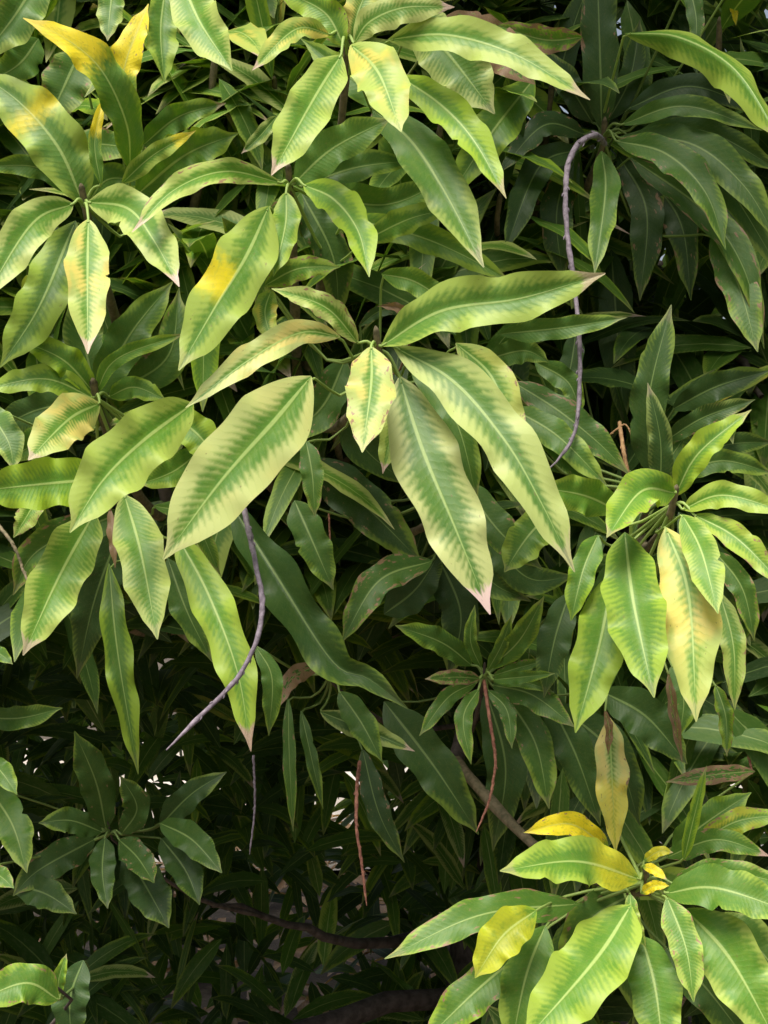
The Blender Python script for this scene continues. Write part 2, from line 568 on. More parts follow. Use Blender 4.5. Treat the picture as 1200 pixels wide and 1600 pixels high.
def make_shoot(px, py, d, label=None, back=(0, 0.35, -0.12), r=0.0048, mat=None):
    """the twig that ends in a rosette of leaves; it runs back to the nearest limb"""
    c = at(px, py, d)
    tgt = c + np.array(back)
    j = limb_arr[np.argmin(np.linalg.norm(limb_arr - tgt, axis=1))]
    m = c * 0.55 + j * 0.45 + np.array([0, 0.05, -0.05])
    path = spline([c + np.array([0, -0.012, 0.016]), c + np.array([0, 0.03, -0.02]), m, j], 16)
    V, q = tube(path, np.linspace(r * 0.75, r * 1.9, 16) * (1 + 0.1 * RNG.normal(size=16)), 8)
    # bud at the end
    b, bq = tube(np.stack([path[0] + (path[0] - path[1]) * s for s in (-0.1, 0.05, 0.15, 0.22)]), np.array([r * .6, r * .65, r * .4, r * .08]), 8)
    me = mesh_from('shoot', np.vstack([V, b]) - c, np.vstack([q, bq + len(V)]), mat or M_TWIG)
    o = link('shoot', me, tree, c)
    if label:
        o['label'] = label
    return o, c


# each shoot: centre pixel, depth, label; then its leaves: style, pixels of the midrib, width in pixels, depth of base and tip, extras
HERO = [
 ((540, 62, 1.29), 'shoot of short leaves with cream and yellow margins and pink tips', [
  ('Y', [(533, 86), (490, 155), (424, 274)], 98, 1.26, 1.15, dict(roll=6)),
  ('Y', [(548, 70), (592, 115), (627, 206)], 98, 1.25, 1.16, dict(roll=-8)),
  ('H', [(606, 62), (700, 55), (810, 88), (922, 156)], 74, 1.27, 1.19, dict(roll=24, over=dict(tip=.9, chl=.66, pale=.4))),
  ('Y', [(516, 54), (462, 46), (394, 110)], 46, 1.27, 1.2, dict(roll=-20)),
  ('L', [(538, 72), (505, 18), (430, -18)], 66, 1.28, 1.30, {}),
  ('C', [(553, 68), (578, 34), (632, 12), (710, 11)], 60, 1.27, 1.24, dict(roll=25)),
  ('P', [(552, 62), (560, 18), (588, -45)], 62, 1.285, 1.30, {}),
  ('L', [(622, 118), (690, 165), (742, 222), (791, 310)], 72, 1.31, 1.2, dict(roll=14, over=dict(chl=.72, tip=.8))),
  ('S', [(645, 22), (705, 90), (773, 178)], 118, 1.37, 1.33, dict(bites=4, over=dict(pale=.7, chl=.6))),
  ('B', [(690, 30), (770, 70), (836, 132)], 90, 1.40, 1.36, dict(over=dict(dry=.45))),
  ('G', [(835, 122), (770, 205), (702, 308)], 84, 1.42, 1.38, dict(over=dict(chl=.45, mat=.3))),
  ('L', [(910, 58), (850, 62), (770, 38)], 52, 1.40, 1.36, dict(over=dict(dry=.25))),
  ('G', [(640, 140), (590, 150), (470, 60)], 60, 1.42, 1.46, {}),
 ]),
 ((452, 290, 1.33), 'shoot of plain green leaves below the cream margined shoot', [
  ('G', [(458, 288), (520, 232), (612, 184)], 74, 1.325, 1.31, dict(roll=-16)),
  ('M', [(470, 292), (556, 262), (652, 250)], 56, 1.33, 1.35, dict(roll=24, over=dict(mat=.45))),
  ('S', [(582, 172), (640, 218), (695, 300), (756, 418)], 96, 1.36, 1.23, dict(roll=12, over=dict(chl=.3, mat=.3))),
  ('L', [(474, 289), (522, 312), (560, 362), (577, 433)], 74, 1.305, 1.2, dict(roll=-18, over=dict(chl=.5, tip=.9))),
  ('L', [(447, 300), (446, 352), (427, 432)], 58, 1.315, 1.26, dict(over=dict(chl=.5))),
  ('L', [(440, 286), (352, 268), (272, 297), (206, 363)], 52, 1.315, 1.18, dict(roll=-22, over=dict(pale=.45, tip=.8))),
  ('S', [(420, 322), (385, 400), (335, 482), (279, 579)], 118, 1.29, 1.15, dict(over=dict(chl=.66, pale=.3, mat=.3, tip=.2, pu=3.33, pa=-.9))),
  ('L', [(566, 378), (640, 342), (709, 325)], 52, 1.36, 1.31, dict(roll=15, over=dict(chl=.4))),
  ('L', [(540, 340), (650, 368), (730, 402), (806, 446)], 56, 1.39, 1.34, dict(roll=-12, over=dict(chl=.45))),
  ('B', [(432, 182), (405, 214), (377, 240)], 30, 1.34, 1.3, dict(over=dict(pale=.6))),
  ('S', [(470, 300), (420, 380), (400, 480)], 75, 1.42, 1.45, {}),
  ('G', [(480, 300), (600, 320), (700, 280)], 75, 1.44, 1.46, {}),
  ('M', [(470, 300), (520, 400), (530, 500)], 75, 1.44, 1.46, {}),
 ]),
 ((132, 322, 1.3), 'shoot with a bright yellow ended leaf standing above it', [
  ('G', [(130, 318), (92, 232), (32, 162), (-35, 112)], 112, 1.3, 1.31, dict(roll=10, over=dict(mat=.3, chl=.45, pu=2.5, pa=.9))),
  ('C', [(115, 318), (50, 350), (-28, 472)], 84, 1.275, 1.18, dict(roll=8, over=dict(chl=.66))),
  ('Y', [(138, 342), (137, 425), (137, 553)], 86, 1.27, 1.17, dict(over=dict(chl=.8, pale=.45))),
  ('C', [(137, 316), (200, 326), (240, 375), (280, 448)], 88, 1.285, 1.18, dict(roll=-10, over=dict(chl=.55, pale=.6))),
  ('S', [(118, 345), (62, 478), (0, 574)], 96, 1.34, 1.25, dict(roll=6, over=dict(chl=.5, pale=.2, mat=.5))),
  ('G', [(204, 268), (198, 195), (160, 112), (105, 62), (36, 28)], 72, 1.31, 1.22, dict(roll=28, over=dict(pu=.52, pa=1, mat=.25))),
  ('G', [(188, 180), (196, 100), (232, 6)], 66, 1.335, 1.33, dict(roll=-18, over=dict(pu=.3, pa=.95, chl=.5))),
  ('Z', [(158, 290), (148, 222), (162, 148)], 26, 1.285, 1.29, dict(over=dict(pu=.5))),
  ('L', [(212, 306), (290, 242), (372, 208)], 98, 1.345, 1.31, dict(wave=.34, freq=5, bites=6, over=dict(chl=.35, mat=.3))),
  ('L', [(190, 287), (240, 242), (306, 204)], 38, 1.31, 1.29, dict(over=dict(pu=.68, pa=.8, tip=1))),
  ('G', [(222, 228), (280, 182), (353, 161)], 56, 1.36, 1.32, dict(wave=.3, over=dict(tip=1))),
  ('G', [(258, -18), (251, 50), (257, 129)], 64, 1.36, 1.32, dict(roll=-12, over=dict(chl=.45, pale=.3))),
  ('P', [(282, -36), (312, 34), (363, 111)], 98, 1.29, 1.22, dict(over=dict(chl=.62))),
  ('S', [(178, -32), (172, 18), (168, 64)], 52, 1.37, 1.34, {}),
  ('S', [(70, -50), (22, 26), (-30, 92)], 98, 1.31, 1.27, {}),
  ('S', [(125, 80), (98, 140), (70, 200)], 92, 1.42, 1.4, dict(over=dict(mat=.55))),
  ('M', [(125, 305), (60, 262), (-30, 260)], 44, 1.37, 1.35, {}),
  ('S', [(85, 232), (150, 225), (238, 236)], 58, 1.40, 1.38, dict(roll=10)),
  ('G', [(60, 60), (30, 100), (-20, 130)], 70, 1.42, 1.42, {}),
  ('G', [(130, 330), (170, 280), (240, 290)], 60, 1.40, 1.4, {}),
 ]),
 ((150, 622, 1.31), 'shoot of lime leaves with cream herringbone margins at the left', [
  ('L', [(146, 612), (98, 562), (28, 530)], 62, 1.31, 1.28, dict(roll=18, over=dict(mat=.3))),
  ('L', [(146, 622), (70, 592), (-25, 608)], 56, 1.305, 1.26, dict(roll=22, over=dict(mat=.25))),
  ('L', [(149, 615), (184, 560), (292, 520)], 34, 1.31, 1.29, dict(roll=10, over=dict(chl=.4))),
  ('C', [(156, 630), (108, 655), (44, 719)], 92, 1.285, 1.2, dict(roll=-8, over=dict(chl=.7))),
  ('H', [(302, 630), (222, 690), (160, 752), (109, 832)], 132, 1.25, 1.14, dict(over=dict(chl=.6, pale=.35, tip=.2))),
  ('L', [(160, 748), (60, 757), (-40, 768)], 104, 1.235, 1.19, dict(roll=8, over=dict(chl=.66))),
  ('L', [(268, 648), (312, 682), (352, 738)], 74, 1.29, 1.27, {}),
  ('L', [(318, 700), (272, 736), (216, 758)], 58, 1.31, 1.28, dict(over=dict(chl=.4))),
  ('S', [(-30, 628), (12, 688), (22, 736)], 66, 1.31, 1.27, {}),
  ('G', [(110, 660), (60, 690), (10, 720)], 66, 1.34, 1.32, {}),
  ('P', [(66, 760), (46, 800), (21, 840)], 48, 1.25, 1.22, {}),
  ('G', [(170, 620), (210, 605), (260, 625)], 46, 1.33, 1.3, {}),
  ('M', [(150, 620), (205, 520), (270, 440)], 80, 1.42, 1.46, {}),
  ('S', [(150, 620), (130, 500), (170, 420)], 80, 1.44, 1.46, {}),
  ('M', [(160, 620), (260, 560), (280, 450)], 80, 1.46, 1.46, {}),
  ('D', [(145, 630), (60, 640), (-20, 680)], 70, 1.42, 1.42, {}),
 ]),
 ((185, 772, 1.31), 'shoot of hanging lime leaves with scorched ends', [
  ('L', [(148, 800), (92, 902), (36, 1024)], 108, 1.3, 1.2, dict(roll=5, over=dict(chl=.62, pale=.45, tip=.9))),
  ('L', [(194, 772), (220, 862), (246, 999)], 92, 1.29, 1.2, dict(roll=-6, over=dict(chl=.62, pale=.4, tip=1))),
  ('T', [(172, 795), (176, 840), (180, 888)], 20, 1.30, 1.27, dict(wave=.4)),
  ('L', [(276, 836), (326, 930), (371, 1050), (392, 1174)], 84, 1.31, 1.22, dict(wave=.3, over=dict(chl=.68, tip=.9))),
  ('M', [(170, 880), (184, 1020), (216, 1210)], 54, 1.42, 1.38, dict(wave=.35, over=dict(chl=.5, mat=.5))),
  ('M', [(262, 872), (292, 955), (332, 1035)], 60, 1.42, 1.4, dict(wave=.3)),
  ('M', [(190, 800), (60, 860), (20, 930)], 80, 1.40, 1.38, {}),
  ('G', [(240, 790), (300, 810), (345, 900)], 40, 1.36, 1.36, {}),
  ('D', [(200, 800), (150, 930), (120, 1060)], 80, 1.46, 1.5, {}),
 ]),
 ((588, 546, 1.235), 'foremost shoot spreading large leaves with blue-green middles and pale margins', [
  ('G', [(596, 541), (690, 486), (815, 466), (946, 427)], 106, 1.225, 1.16, dict(roll=-20, over=dict(chl=.6, pale=.35, mat=.25, tip=.9))),
  ('P', [(560, 536), (508, 480), (424, 451)], 50, 1.23, 1.2, dict(roll=-18)),
  ('C', [(580, 541), (580, 602), (566, 707)], 94, 1.21, 1.13, dict(over=dict(chl=.72, tip=.2))),
  ('C', [(614, 541), (708, 596), (790, 690), (848, 790), (898, 894)], 104, 1.225, 1.12, dict(roll=-14, wave=.22, over=dict(chl=.66, mat=.4, tip=.3))),
  ('C', [(624, 588), (660, 702), (710, 822), (766, 960)], 134, 1.245, 1.15, dict(roll=8, over=dict(chl=.58, mat=.48, pale=.9, tip=5))),  # strong pale tip colour stands in for a sun fleck
  ('P', [(614, 598), (612, 668), (598, 740)], 52, 1.27, 1.24, dict(over=dict(tip=1))),
  ('P', [(532, 526), (470, 520), (390, 562), (290, 637)], 60, 1.26, 1.17, dict(roll=-16, over=dict(pale=.8))),
  ('C', [(486, 588), (430, 656), (345, 752), (255, 874)], 160, 1.215, 1.1, dict(over=dict(chl=.72, pale=.72, tip=.1), wave=.1)),
  ('L', [(414, 446), (466, 420), (532, 417)], 52, 1.29, 1.27, dict(over=dict(chl=.45))),
  ('P', [(424, 452), (414, 490), (427, 538)], 48, 1.275, 1.25, dict(over=dict(pale=.3))),
  ('L', [(596, 428), (652, 442), (724, 492)], 52, 1.31, 1.31, dict(over=dict(chl=.35))),
  ('P', [(712, 536), (770, 592), (800, 690), (815, 748)], 78, 1.30, 1.24, dict(over=dict(chl=.75, pale=.45))),
  ('G', [(640, 556), (710, 652), (747, 786)], 66, 1.31, 1.27, dict(over=dict(mat=.45))),
  ('G', [(478, 688), (488, 742), (492, 808)], 46, 1.33, 1.31, {}),
  ('T', [(650, 505), (625, 482), (592, 478)], 24, 1.31, 1.30, dict(wave=.4, fold=.5)),
  ('D', [(560, 510), (600, 484), (660, 488)], 26, 1.42, 1.42, {}),
  ('M', [(540, 560), (500, 640), (420, 700)], 80, 1.44, 1.46, {}),
  ('D', [(600, 560), (560, 680), (640, 760)], 80, 1.46, 1.5, {}),
 ]),
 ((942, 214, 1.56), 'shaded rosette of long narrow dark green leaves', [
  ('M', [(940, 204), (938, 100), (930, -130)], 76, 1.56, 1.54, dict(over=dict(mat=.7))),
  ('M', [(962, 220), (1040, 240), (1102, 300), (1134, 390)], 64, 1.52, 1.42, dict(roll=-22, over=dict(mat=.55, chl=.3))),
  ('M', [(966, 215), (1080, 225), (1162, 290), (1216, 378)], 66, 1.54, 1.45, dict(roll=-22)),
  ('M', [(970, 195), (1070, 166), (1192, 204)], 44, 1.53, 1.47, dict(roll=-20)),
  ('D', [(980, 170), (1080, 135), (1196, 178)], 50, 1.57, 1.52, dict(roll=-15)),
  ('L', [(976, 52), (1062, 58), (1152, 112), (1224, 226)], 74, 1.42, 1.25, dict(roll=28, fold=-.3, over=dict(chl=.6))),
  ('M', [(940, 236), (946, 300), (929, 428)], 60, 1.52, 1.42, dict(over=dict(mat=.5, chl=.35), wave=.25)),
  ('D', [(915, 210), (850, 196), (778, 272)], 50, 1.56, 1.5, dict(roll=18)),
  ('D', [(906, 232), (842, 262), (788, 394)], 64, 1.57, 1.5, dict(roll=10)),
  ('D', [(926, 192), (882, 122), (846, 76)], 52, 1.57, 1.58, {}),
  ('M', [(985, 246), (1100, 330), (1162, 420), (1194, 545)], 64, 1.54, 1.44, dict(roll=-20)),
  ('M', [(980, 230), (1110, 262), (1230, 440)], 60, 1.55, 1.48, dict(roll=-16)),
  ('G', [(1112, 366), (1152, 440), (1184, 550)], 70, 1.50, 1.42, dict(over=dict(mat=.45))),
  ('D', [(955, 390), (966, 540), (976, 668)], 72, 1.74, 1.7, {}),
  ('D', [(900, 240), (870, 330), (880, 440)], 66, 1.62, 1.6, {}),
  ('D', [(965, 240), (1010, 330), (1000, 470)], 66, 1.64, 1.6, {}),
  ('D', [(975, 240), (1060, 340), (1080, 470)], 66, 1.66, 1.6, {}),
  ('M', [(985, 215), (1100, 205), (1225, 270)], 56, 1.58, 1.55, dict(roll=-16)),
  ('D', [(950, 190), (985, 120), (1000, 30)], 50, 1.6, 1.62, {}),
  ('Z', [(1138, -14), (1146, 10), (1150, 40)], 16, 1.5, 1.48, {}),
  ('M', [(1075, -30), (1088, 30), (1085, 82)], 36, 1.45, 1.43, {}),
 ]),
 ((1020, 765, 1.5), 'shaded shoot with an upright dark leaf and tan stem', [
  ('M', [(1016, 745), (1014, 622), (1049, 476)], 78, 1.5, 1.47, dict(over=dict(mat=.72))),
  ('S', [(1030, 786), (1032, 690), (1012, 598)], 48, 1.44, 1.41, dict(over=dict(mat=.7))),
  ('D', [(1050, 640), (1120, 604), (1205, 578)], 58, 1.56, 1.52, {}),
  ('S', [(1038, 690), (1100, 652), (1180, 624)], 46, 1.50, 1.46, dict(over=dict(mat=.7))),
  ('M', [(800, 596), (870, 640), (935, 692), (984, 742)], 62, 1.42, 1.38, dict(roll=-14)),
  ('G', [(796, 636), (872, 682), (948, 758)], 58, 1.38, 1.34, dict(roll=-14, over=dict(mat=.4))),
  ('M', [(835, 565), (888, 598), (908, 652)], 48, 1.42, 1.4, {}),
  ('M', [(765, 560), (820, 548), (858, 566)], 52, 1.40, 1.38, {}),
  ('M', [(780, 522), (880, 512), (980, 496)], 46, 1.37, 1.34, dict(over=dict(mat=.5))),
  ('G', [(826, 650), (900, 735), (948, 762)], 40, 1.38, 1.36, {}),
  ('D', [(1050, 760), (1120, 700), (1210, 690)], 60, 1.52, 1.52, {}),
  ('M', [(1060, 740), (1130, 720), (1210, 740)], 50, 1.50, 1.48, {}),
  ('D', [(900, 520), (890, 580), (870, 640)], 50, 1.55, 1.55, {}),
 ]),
 ((1052, 788, 1.31), 'shoot of bright lime leaves hanging at the right', [
  ('L', [(1054, 776), (1092, 708), (1174, 640)], 58, 1.31, 1.28, dict(roll=14)),
  ('L', [(1056, 770), (1002, 768), (948, 840)], 86, 1.285, 1.2, dict(roll=-10)),
  ('L', [(1066, 796), (1132, 774), (1235, 802)], 54, 1.30, 1.24, dict(roll=-16)),
  ('L', [(1084, 804), (1152, 842), (1228, 918)], 54, 1.29, 1.22, dict(roll=14, over=dict(chl=.7))),
  ('H', [(976, 832), (990, 942), (1022, 1090)], 122, 1.265, 1.15, dict(over=dict(chl=.5, mat=.22, pale=.2))),
  ('H', [(1040, 824), (1076, 930), (1088, 1128)], 110, 1.265, 1.17, dict(over=dict(chl=.7, pale=.45))),
  ('H', [(1066, 804), (1096, 862), (1122, 959)], 70, 1.24, 1.16, dict(over=dict(chl=.6))),
  ('L', [(958, 900), (936, 1010), (899, 1145)], 106, 1.29, 1.22, dict(over=dict(chl=.55))),
  ('G', [(934, 836), (911, 892), (892, 970)], 60, 1.29, 1.26, {}),
  ('H', [(1124, 924), (1146, 1010), (1148, 1110)], 48, 1.31, 1.27, dict(over=dict(chl=.6, tip=.8))),
  ('M', [(1116, 860), (1160, 920), (1179, 1002)], 50, 1.44, 1.42, {}),
  ('L', [(962, 796), (912, 774), (845, 762)], 76, 1.31, 1.28, dict(over=dict(chl=.35))),
  ('T', [(1044, 1050), (1052, 1110), (1066, 1192)], 22, 1.32, 1.3, dict(wave=.5, fold=.5, over=dict(dry=.5, chl=.8))),
  ('L', [(1118, 1070), (1134, 1120), (1136, 1182)], 34, 1.36, 1.33, dict(wave=.5, over=dict(mat=.4))),
  ('T', [(945, 1110), (952, 1140), (950, 1180)], 20, 1.35, 1.33, dict(wave=.5, fold=.5, over=dict(dry=.5))),
  ('M', [(1050, 1040), (1068, 1090), (1062, 1150)], 56, 1.40, 1.38, {}),
  ('D', [(1060, 800), (1120, 900), (1130, 1010)], 70, 1.46, 1.46, {}),
 ]),
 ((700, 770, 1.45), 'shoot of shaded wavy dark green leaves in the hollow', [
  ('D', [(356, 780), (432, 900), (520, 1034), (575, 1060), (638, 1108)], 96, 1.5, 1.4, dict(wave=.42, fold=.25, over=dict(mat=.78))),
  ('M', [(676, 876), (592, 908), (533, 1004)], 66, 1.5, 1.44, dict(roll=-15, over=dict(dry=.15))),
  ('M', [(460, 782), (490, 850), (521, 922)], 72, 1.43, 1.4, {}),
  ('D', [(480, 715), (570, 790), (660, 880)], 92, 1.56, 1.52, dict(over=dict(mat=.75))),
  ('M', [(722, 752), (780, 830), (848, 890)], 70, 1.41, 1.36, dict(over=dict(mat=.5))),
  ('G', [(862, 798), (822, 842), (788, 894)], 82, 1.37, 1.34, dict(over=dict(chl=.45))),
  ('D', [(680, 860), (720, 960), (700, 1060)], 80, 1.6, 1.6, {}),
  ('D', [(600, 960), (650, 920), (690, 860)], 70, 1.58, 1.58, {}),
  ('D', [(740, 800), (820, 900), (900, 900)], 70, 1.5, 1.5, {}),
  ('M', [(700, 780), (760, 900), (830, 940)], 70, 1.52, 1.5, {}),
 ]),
 ((756, 1058, 1.5), 'small hanging shoot of short leaves above a red stalk', [
  ('G', [(738, 1040), (690, 1004), (617, 977)], 50, 1.49, 1.42, dict(roll=-15, over=dict(mat=.45))),
  ('B', [(750, 1060), (710, 1058), (664, 1061)], 32, 1.49, 1.44, dict(over=dict(dry=.25))),
  ('G', [(748, 1076), (724, 1122), (736, 1194)], 36, 1.49, 1.45, dict(over=dict(mat=.4))),
  ('G', [(765, 1044), (812, 1000), (850, 932)], 48, 1.49, 1.43, dict(over=dict(chl=.4))),
  ('G', [(770, 1056), (815, 1042), (862, 1030)], 26, 1.49, 1.46, {}),
  ('G', [(768, 1062), (820, 1066), (866, 1082)], 26, 1.49, 1.45, {}),
  ('M', [(768, 1070), (832, 1086), (898, 1136)], 56, 1.50, 1.44, {}),
  ('M', [(785, 1080), (836, 1160), (858, 1264)], 72, 1.52, 1.48, {}),
  ('D', [(850, 1080), (900, 1180), (938, 1290)], 76, 1.54, 1.52, {}),
  ('D', [(890, 925), (866, 1002), (850, 1090)], 64, 1.47, 1.45, dict(over=dict(mat=.75))),
  ('D', [(600, 1096), (680, 1200), (748, 1304)], 92, 1.66, 1.62, {}),
  ('D', [(940, 1080), (1010, 1120), (1074, 1194)], 86, 1.52, 1.48, dict(over=dict(mat=.75))),
  ('D', [(870, 1100), (960, 1180), (1000, 1290)], 80, 1.62, 1.6, {}),
  ('D', [(760, 1080), (790, 1200), (770, 1330)], 80, 1.66, 1.66, {}),
  ('G', [(752, 1044), (735, 1000), (742, 945)], 28, 1.5, 1.48, {}),
  ('G', [(762, 1048), (785, 1005), (800, 960)], 26, 1.49, 1.45, {}),
  ('G', [(770, 1062), (815, 1058), (868, 1052)], 26, 1.47, 1.43, {}),
  ('M', [(745, 1066), (700, 1090), (655, 1150)], 36, 1.51, 1.47, {}),
  ('M', [(762, 1078), (792, 1110), (800, 1170)], 34, 1.5, 1.46, {}),
 ]),
 ((520, 1050, 1.54), 'thin shoot of drooping dull leaves in the shade', [
  ('M', [(530, 1080), (565, 1130), (597, 1190)], 56, 1.52, 1.48, {}),
  ('B', [(500, 1112), (570, 1140), (648, 1174)], 46, 1.54, 1.5, dict(over=dict(mat=.55))),
  ('B', [(500, 1038), (456, 1060), (437, 1104)], 36, 1.50, 1.46, dict(over=dict(dry=.5))),
  ('D', [(566, 1170), (592, 1270), (632, 1348)], 46, 1.6, 1.58, {}),
  ('M', [(450, 1090), (452, 1180), (458, 1300)], 26, 1.6, 1.58, {}),
  ('M', [(470, 1110), (488, 1190), (505, 1265)], 26, 1.6, 1.58, {}),
  ('M', [(400, 1010), (425, 1060), (420, 1150)], 40, 1.36, 1.36, dict(over=dict(mat=.45))),
 ]),
 ((1005, 1380, 1.29), 'low shoot of broad leaves with bright yellow ones on top', [
  ('L', [(1000, 1374), (900, 1346), (781, 1361)], 92, 1.26, 1.17, dict(roll=-20, over=dict(chl=.62, pu=4.0, pa=.5))),
  ('Z', [(952, 1328), (892, 1288), (818, 1301)], 50, 1.31, 1.26, dict(roll=-12, over=dict(tip=1))),
  ('H', [(986, 1414), (930, 1500), (815, 1632)], 136, 1.24, 1.12, dict(roll=6, over=dict(chl=.6, pale=.1))),
  ('Z', [(838, 1422), (786, 1462), (742, 1528)], 84, 1.27, 1.24, dict(over=dict(pa=.35))),
  ('G', [(905, 1412), (750, 1430), (601, 1498)], 72, 1.34, 1.28, dict(roll=-14, over=dict(mat=.35))),
  ('G', [(852, 1446), (822, 1525), (798, 1640)], 92, 1.30, 1.27, {}),
  ('G', [(810, 1492), (740, 1552), (660, 1630)], 86, 1.32, 1.28, {}),
  ('G', [(1002, 1462), (1024, 1545), (1038, 1660)], 102, 1.26, 1.2, dict(over=dict(mat=.3))),
  ('H', [(1042, 1402), (1072, 1482), (1084, 1566)], 68, 1.24, 1.19, dict(over=dict(chl=.42, mat=.2))),
  ('H', [(1070, 1420), (1142, 1500), (1220, 1640)], 126, 1.25, 1.18, dict(over=dict(chl=.42, mat=.2))),
  ('S', [(1040, 1396), (1120, 1388), (1250, 1430)], 88, 1.25, 1.19, dict(roll=-16, over=dict(mat=.28, pale=.2))),
  ('S', [(1050, 1380), (1130, 1362), (1240, 1384)], 54, 1.28, 1.24, dict(over=dict(mat=.3))),
  ('G', [(1040, 1340), (1120, 1312), (1204, 1338)], 48, 1.32, 1.28, dict(over=dict(dry=.06, tip=1))),
  ('L', [(1068, 1345), (1086, 1270), (1104, 1196)], 26, 1.29, 1.26, dict(roll=10, over=dict(chl=.7))),
  ('G', [(1050, 1326), (1108, 1282), (1174, 1238)], 66, 1.38, 1.36, {}),
  ('B', [(1090, 1320), (1150, 1284), (1228, 1272)], 50, 1.35, 1.33, dict(over=dict(dry=.1, mat=.25, chl=.7, pale=.2))),
  ('Z', [(1004, 1354), (1020, 1358), (1042, 1374)], 20, 1.27, 1.25, {}),
  ('Z', [(1002, 1396), (1022, 1384), (1046, 1384)], 22, 1.265, 1.25, {}),
  ('Z', [(1006, 1345), (1030, 1330), (1052, 1332)], 22, 1.29, 1.28, dict(over=dict(pa=.6))),
  ('H', [(984, 1396), (990, 1440), (1010, 1482)], 30, 1.25, 1.24, {}),
  ('P', [(952, 1120), (956, 1210), (962, 1332)], 62, 1.36, 1.33, dict(wave=.3, over=dict(pale=.8, chl=.85, mat=.1, pu=.42, pa=.55, dry=.02))),  # sunlight on this strip painted in as pale and yellow blade colour
  ('S', [(1110, 1440), (1172, 1470), (1240, 1550)], 92, 1.32, 1.28, {}),
  ('M', [(1040, 1480), (1100, 1540), (1170, 1630)], 86, 1.36, 1.34, {}),
  ('M', [(1000, 1390), (920, 1440), (880, 1520)], 90, 1.38, 1.38, {}),
  ('T', [(1180, 1205), (1120, 1210), (1040, 1222)], 36, 1.45, 1.42, dict(over=dict(dry=.35, mat=.5))),
 ]),
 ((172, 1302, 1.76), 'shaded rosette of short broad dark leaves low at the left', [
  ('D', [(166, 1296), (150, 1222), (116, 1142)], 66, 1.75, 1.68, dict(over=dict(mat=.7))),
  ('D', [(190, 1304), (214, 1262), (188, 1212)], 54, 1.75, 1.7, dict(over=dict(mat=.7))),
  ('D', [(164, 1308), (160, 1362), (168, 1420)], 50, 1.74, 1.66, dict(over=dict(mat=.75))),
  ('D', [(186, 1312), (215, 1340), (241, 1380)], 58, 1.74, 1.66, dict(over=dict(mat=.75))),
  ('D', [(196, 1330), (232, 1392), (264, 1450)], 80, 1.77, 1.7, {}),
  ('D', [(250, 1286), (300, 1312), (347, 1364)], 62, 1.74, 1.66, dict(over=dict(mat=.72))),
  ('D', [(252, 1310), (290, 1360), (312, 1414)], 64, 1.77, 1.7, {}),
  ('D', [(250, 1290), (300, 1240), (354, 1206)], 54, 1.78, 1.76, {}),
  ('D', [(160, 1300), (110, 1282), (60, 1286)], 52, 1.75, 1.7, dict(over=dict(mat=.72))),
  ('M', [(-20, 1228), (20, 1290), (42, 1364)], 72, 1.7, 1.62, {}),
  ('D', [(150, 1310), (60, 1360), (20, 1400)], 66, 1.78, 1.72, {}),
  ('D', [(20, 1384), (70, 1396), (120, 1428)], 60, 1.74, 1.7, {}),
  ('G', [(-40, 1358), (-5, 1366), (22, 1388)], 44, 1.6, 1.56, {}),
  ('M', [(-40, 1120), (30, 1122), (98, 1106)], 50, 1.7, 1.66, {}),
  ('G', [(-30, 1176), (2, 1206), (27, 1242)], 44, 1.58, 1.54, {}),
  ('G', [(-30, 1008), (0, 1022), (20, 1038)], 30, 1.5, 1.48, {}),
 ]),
 ((96, 1560, 1.42), 'lime leaf on a thin shoot low at the left corner', [
  ('G', [(92, 1562), (40, 1536), (-40, 1566)], 80, 1.4, 1.36, dict(roll=-12, over=dict(mat=.3, chl=.35))),
  ('L', [(92, 1562), (92, 1530), (104, 1490)], 26, 1.42, 1.42, dict(over=dict(mat=.3))),
  ('D', [(130, 1500), (110, 1560), (112, 1640)], 70, 1.48, 1.46, {}),
 ]),
]

for (cx, cy, cd), lab, leaves in HERO:
    low = cx < 800 and cy > 1000                # thin, bark-covered twigs low in the hollow
    sh, cen = make_shoot(cx, cy, cd, lab, r=0.0024 if low else 0.0048, mat=M_BARK if low else M_TWIG)
    for st, pts, w, d0, d1, kw in leaves:
        make_leaf(sh, cen, pts, w, d0, d1, st, **kw)

# ------------------------------------------------------------------ filler rosettes (real 3-D rosettes behind the front shoots)


def rosette(centre, axis, n, length, rs, nu=8, nv=5, spread=(35, 100), droop=0.9):
    """leaf blades of one rosette: list of (verts, uv)"""
    axis = unit(np.asarray(axis, float))
    ref = np.array([1.0, 0.2, 0.1])
    e1 = unit(np.cross(axis, ref))
    e2 = np.cross(axis, e1)
    out = []
    a0 = rs.uniform(0, 6.28)
    for i in range(n):
        ang = a0 + i * 2.399 + rs.normal() * 0.2
        th = math.radians(np.interp(i, [0, max(1, n - 1)], spread) + rs.normal() * 9)
        rad = e1 * math.cos(ang) + e2 * math.sin(ang)
        dr = axis * math.cos(th) + rad * math.sin(th)
        L = length * rs.uniform(0.72, 1.15)
        p = np.asarray(centre) - axis * (0.05 * i / n) + dr * 0.02
        C = [p]
        dr = unit(dr)
        for j in range(nu - 1):
            dr = unit(dr + np.array([0, 0, -1.0]) * droop / nu * (0.4 + 1.3 * j / nu))
            p = p + dr * L / (nu - 1)
            C.append(p)
        C = np.array(C)
        T = unit(np.gradient(C, axis=0))
        up = axis + np.array([0, 0, 0.6])
        S = unit(np.cross(T, up + rs.normal(size=3) * 0.25))
        N = np.cross(S, T)
        N *= np.sign((N * up).sum(1).mean())
        hw = L * rs.uniform(0.075, 0.115)
        out.append((C[0], ) + blade(C, S, N, hw, 0.18, 0.14, 3.0, nv, rs, curl=-0.08))
    return out


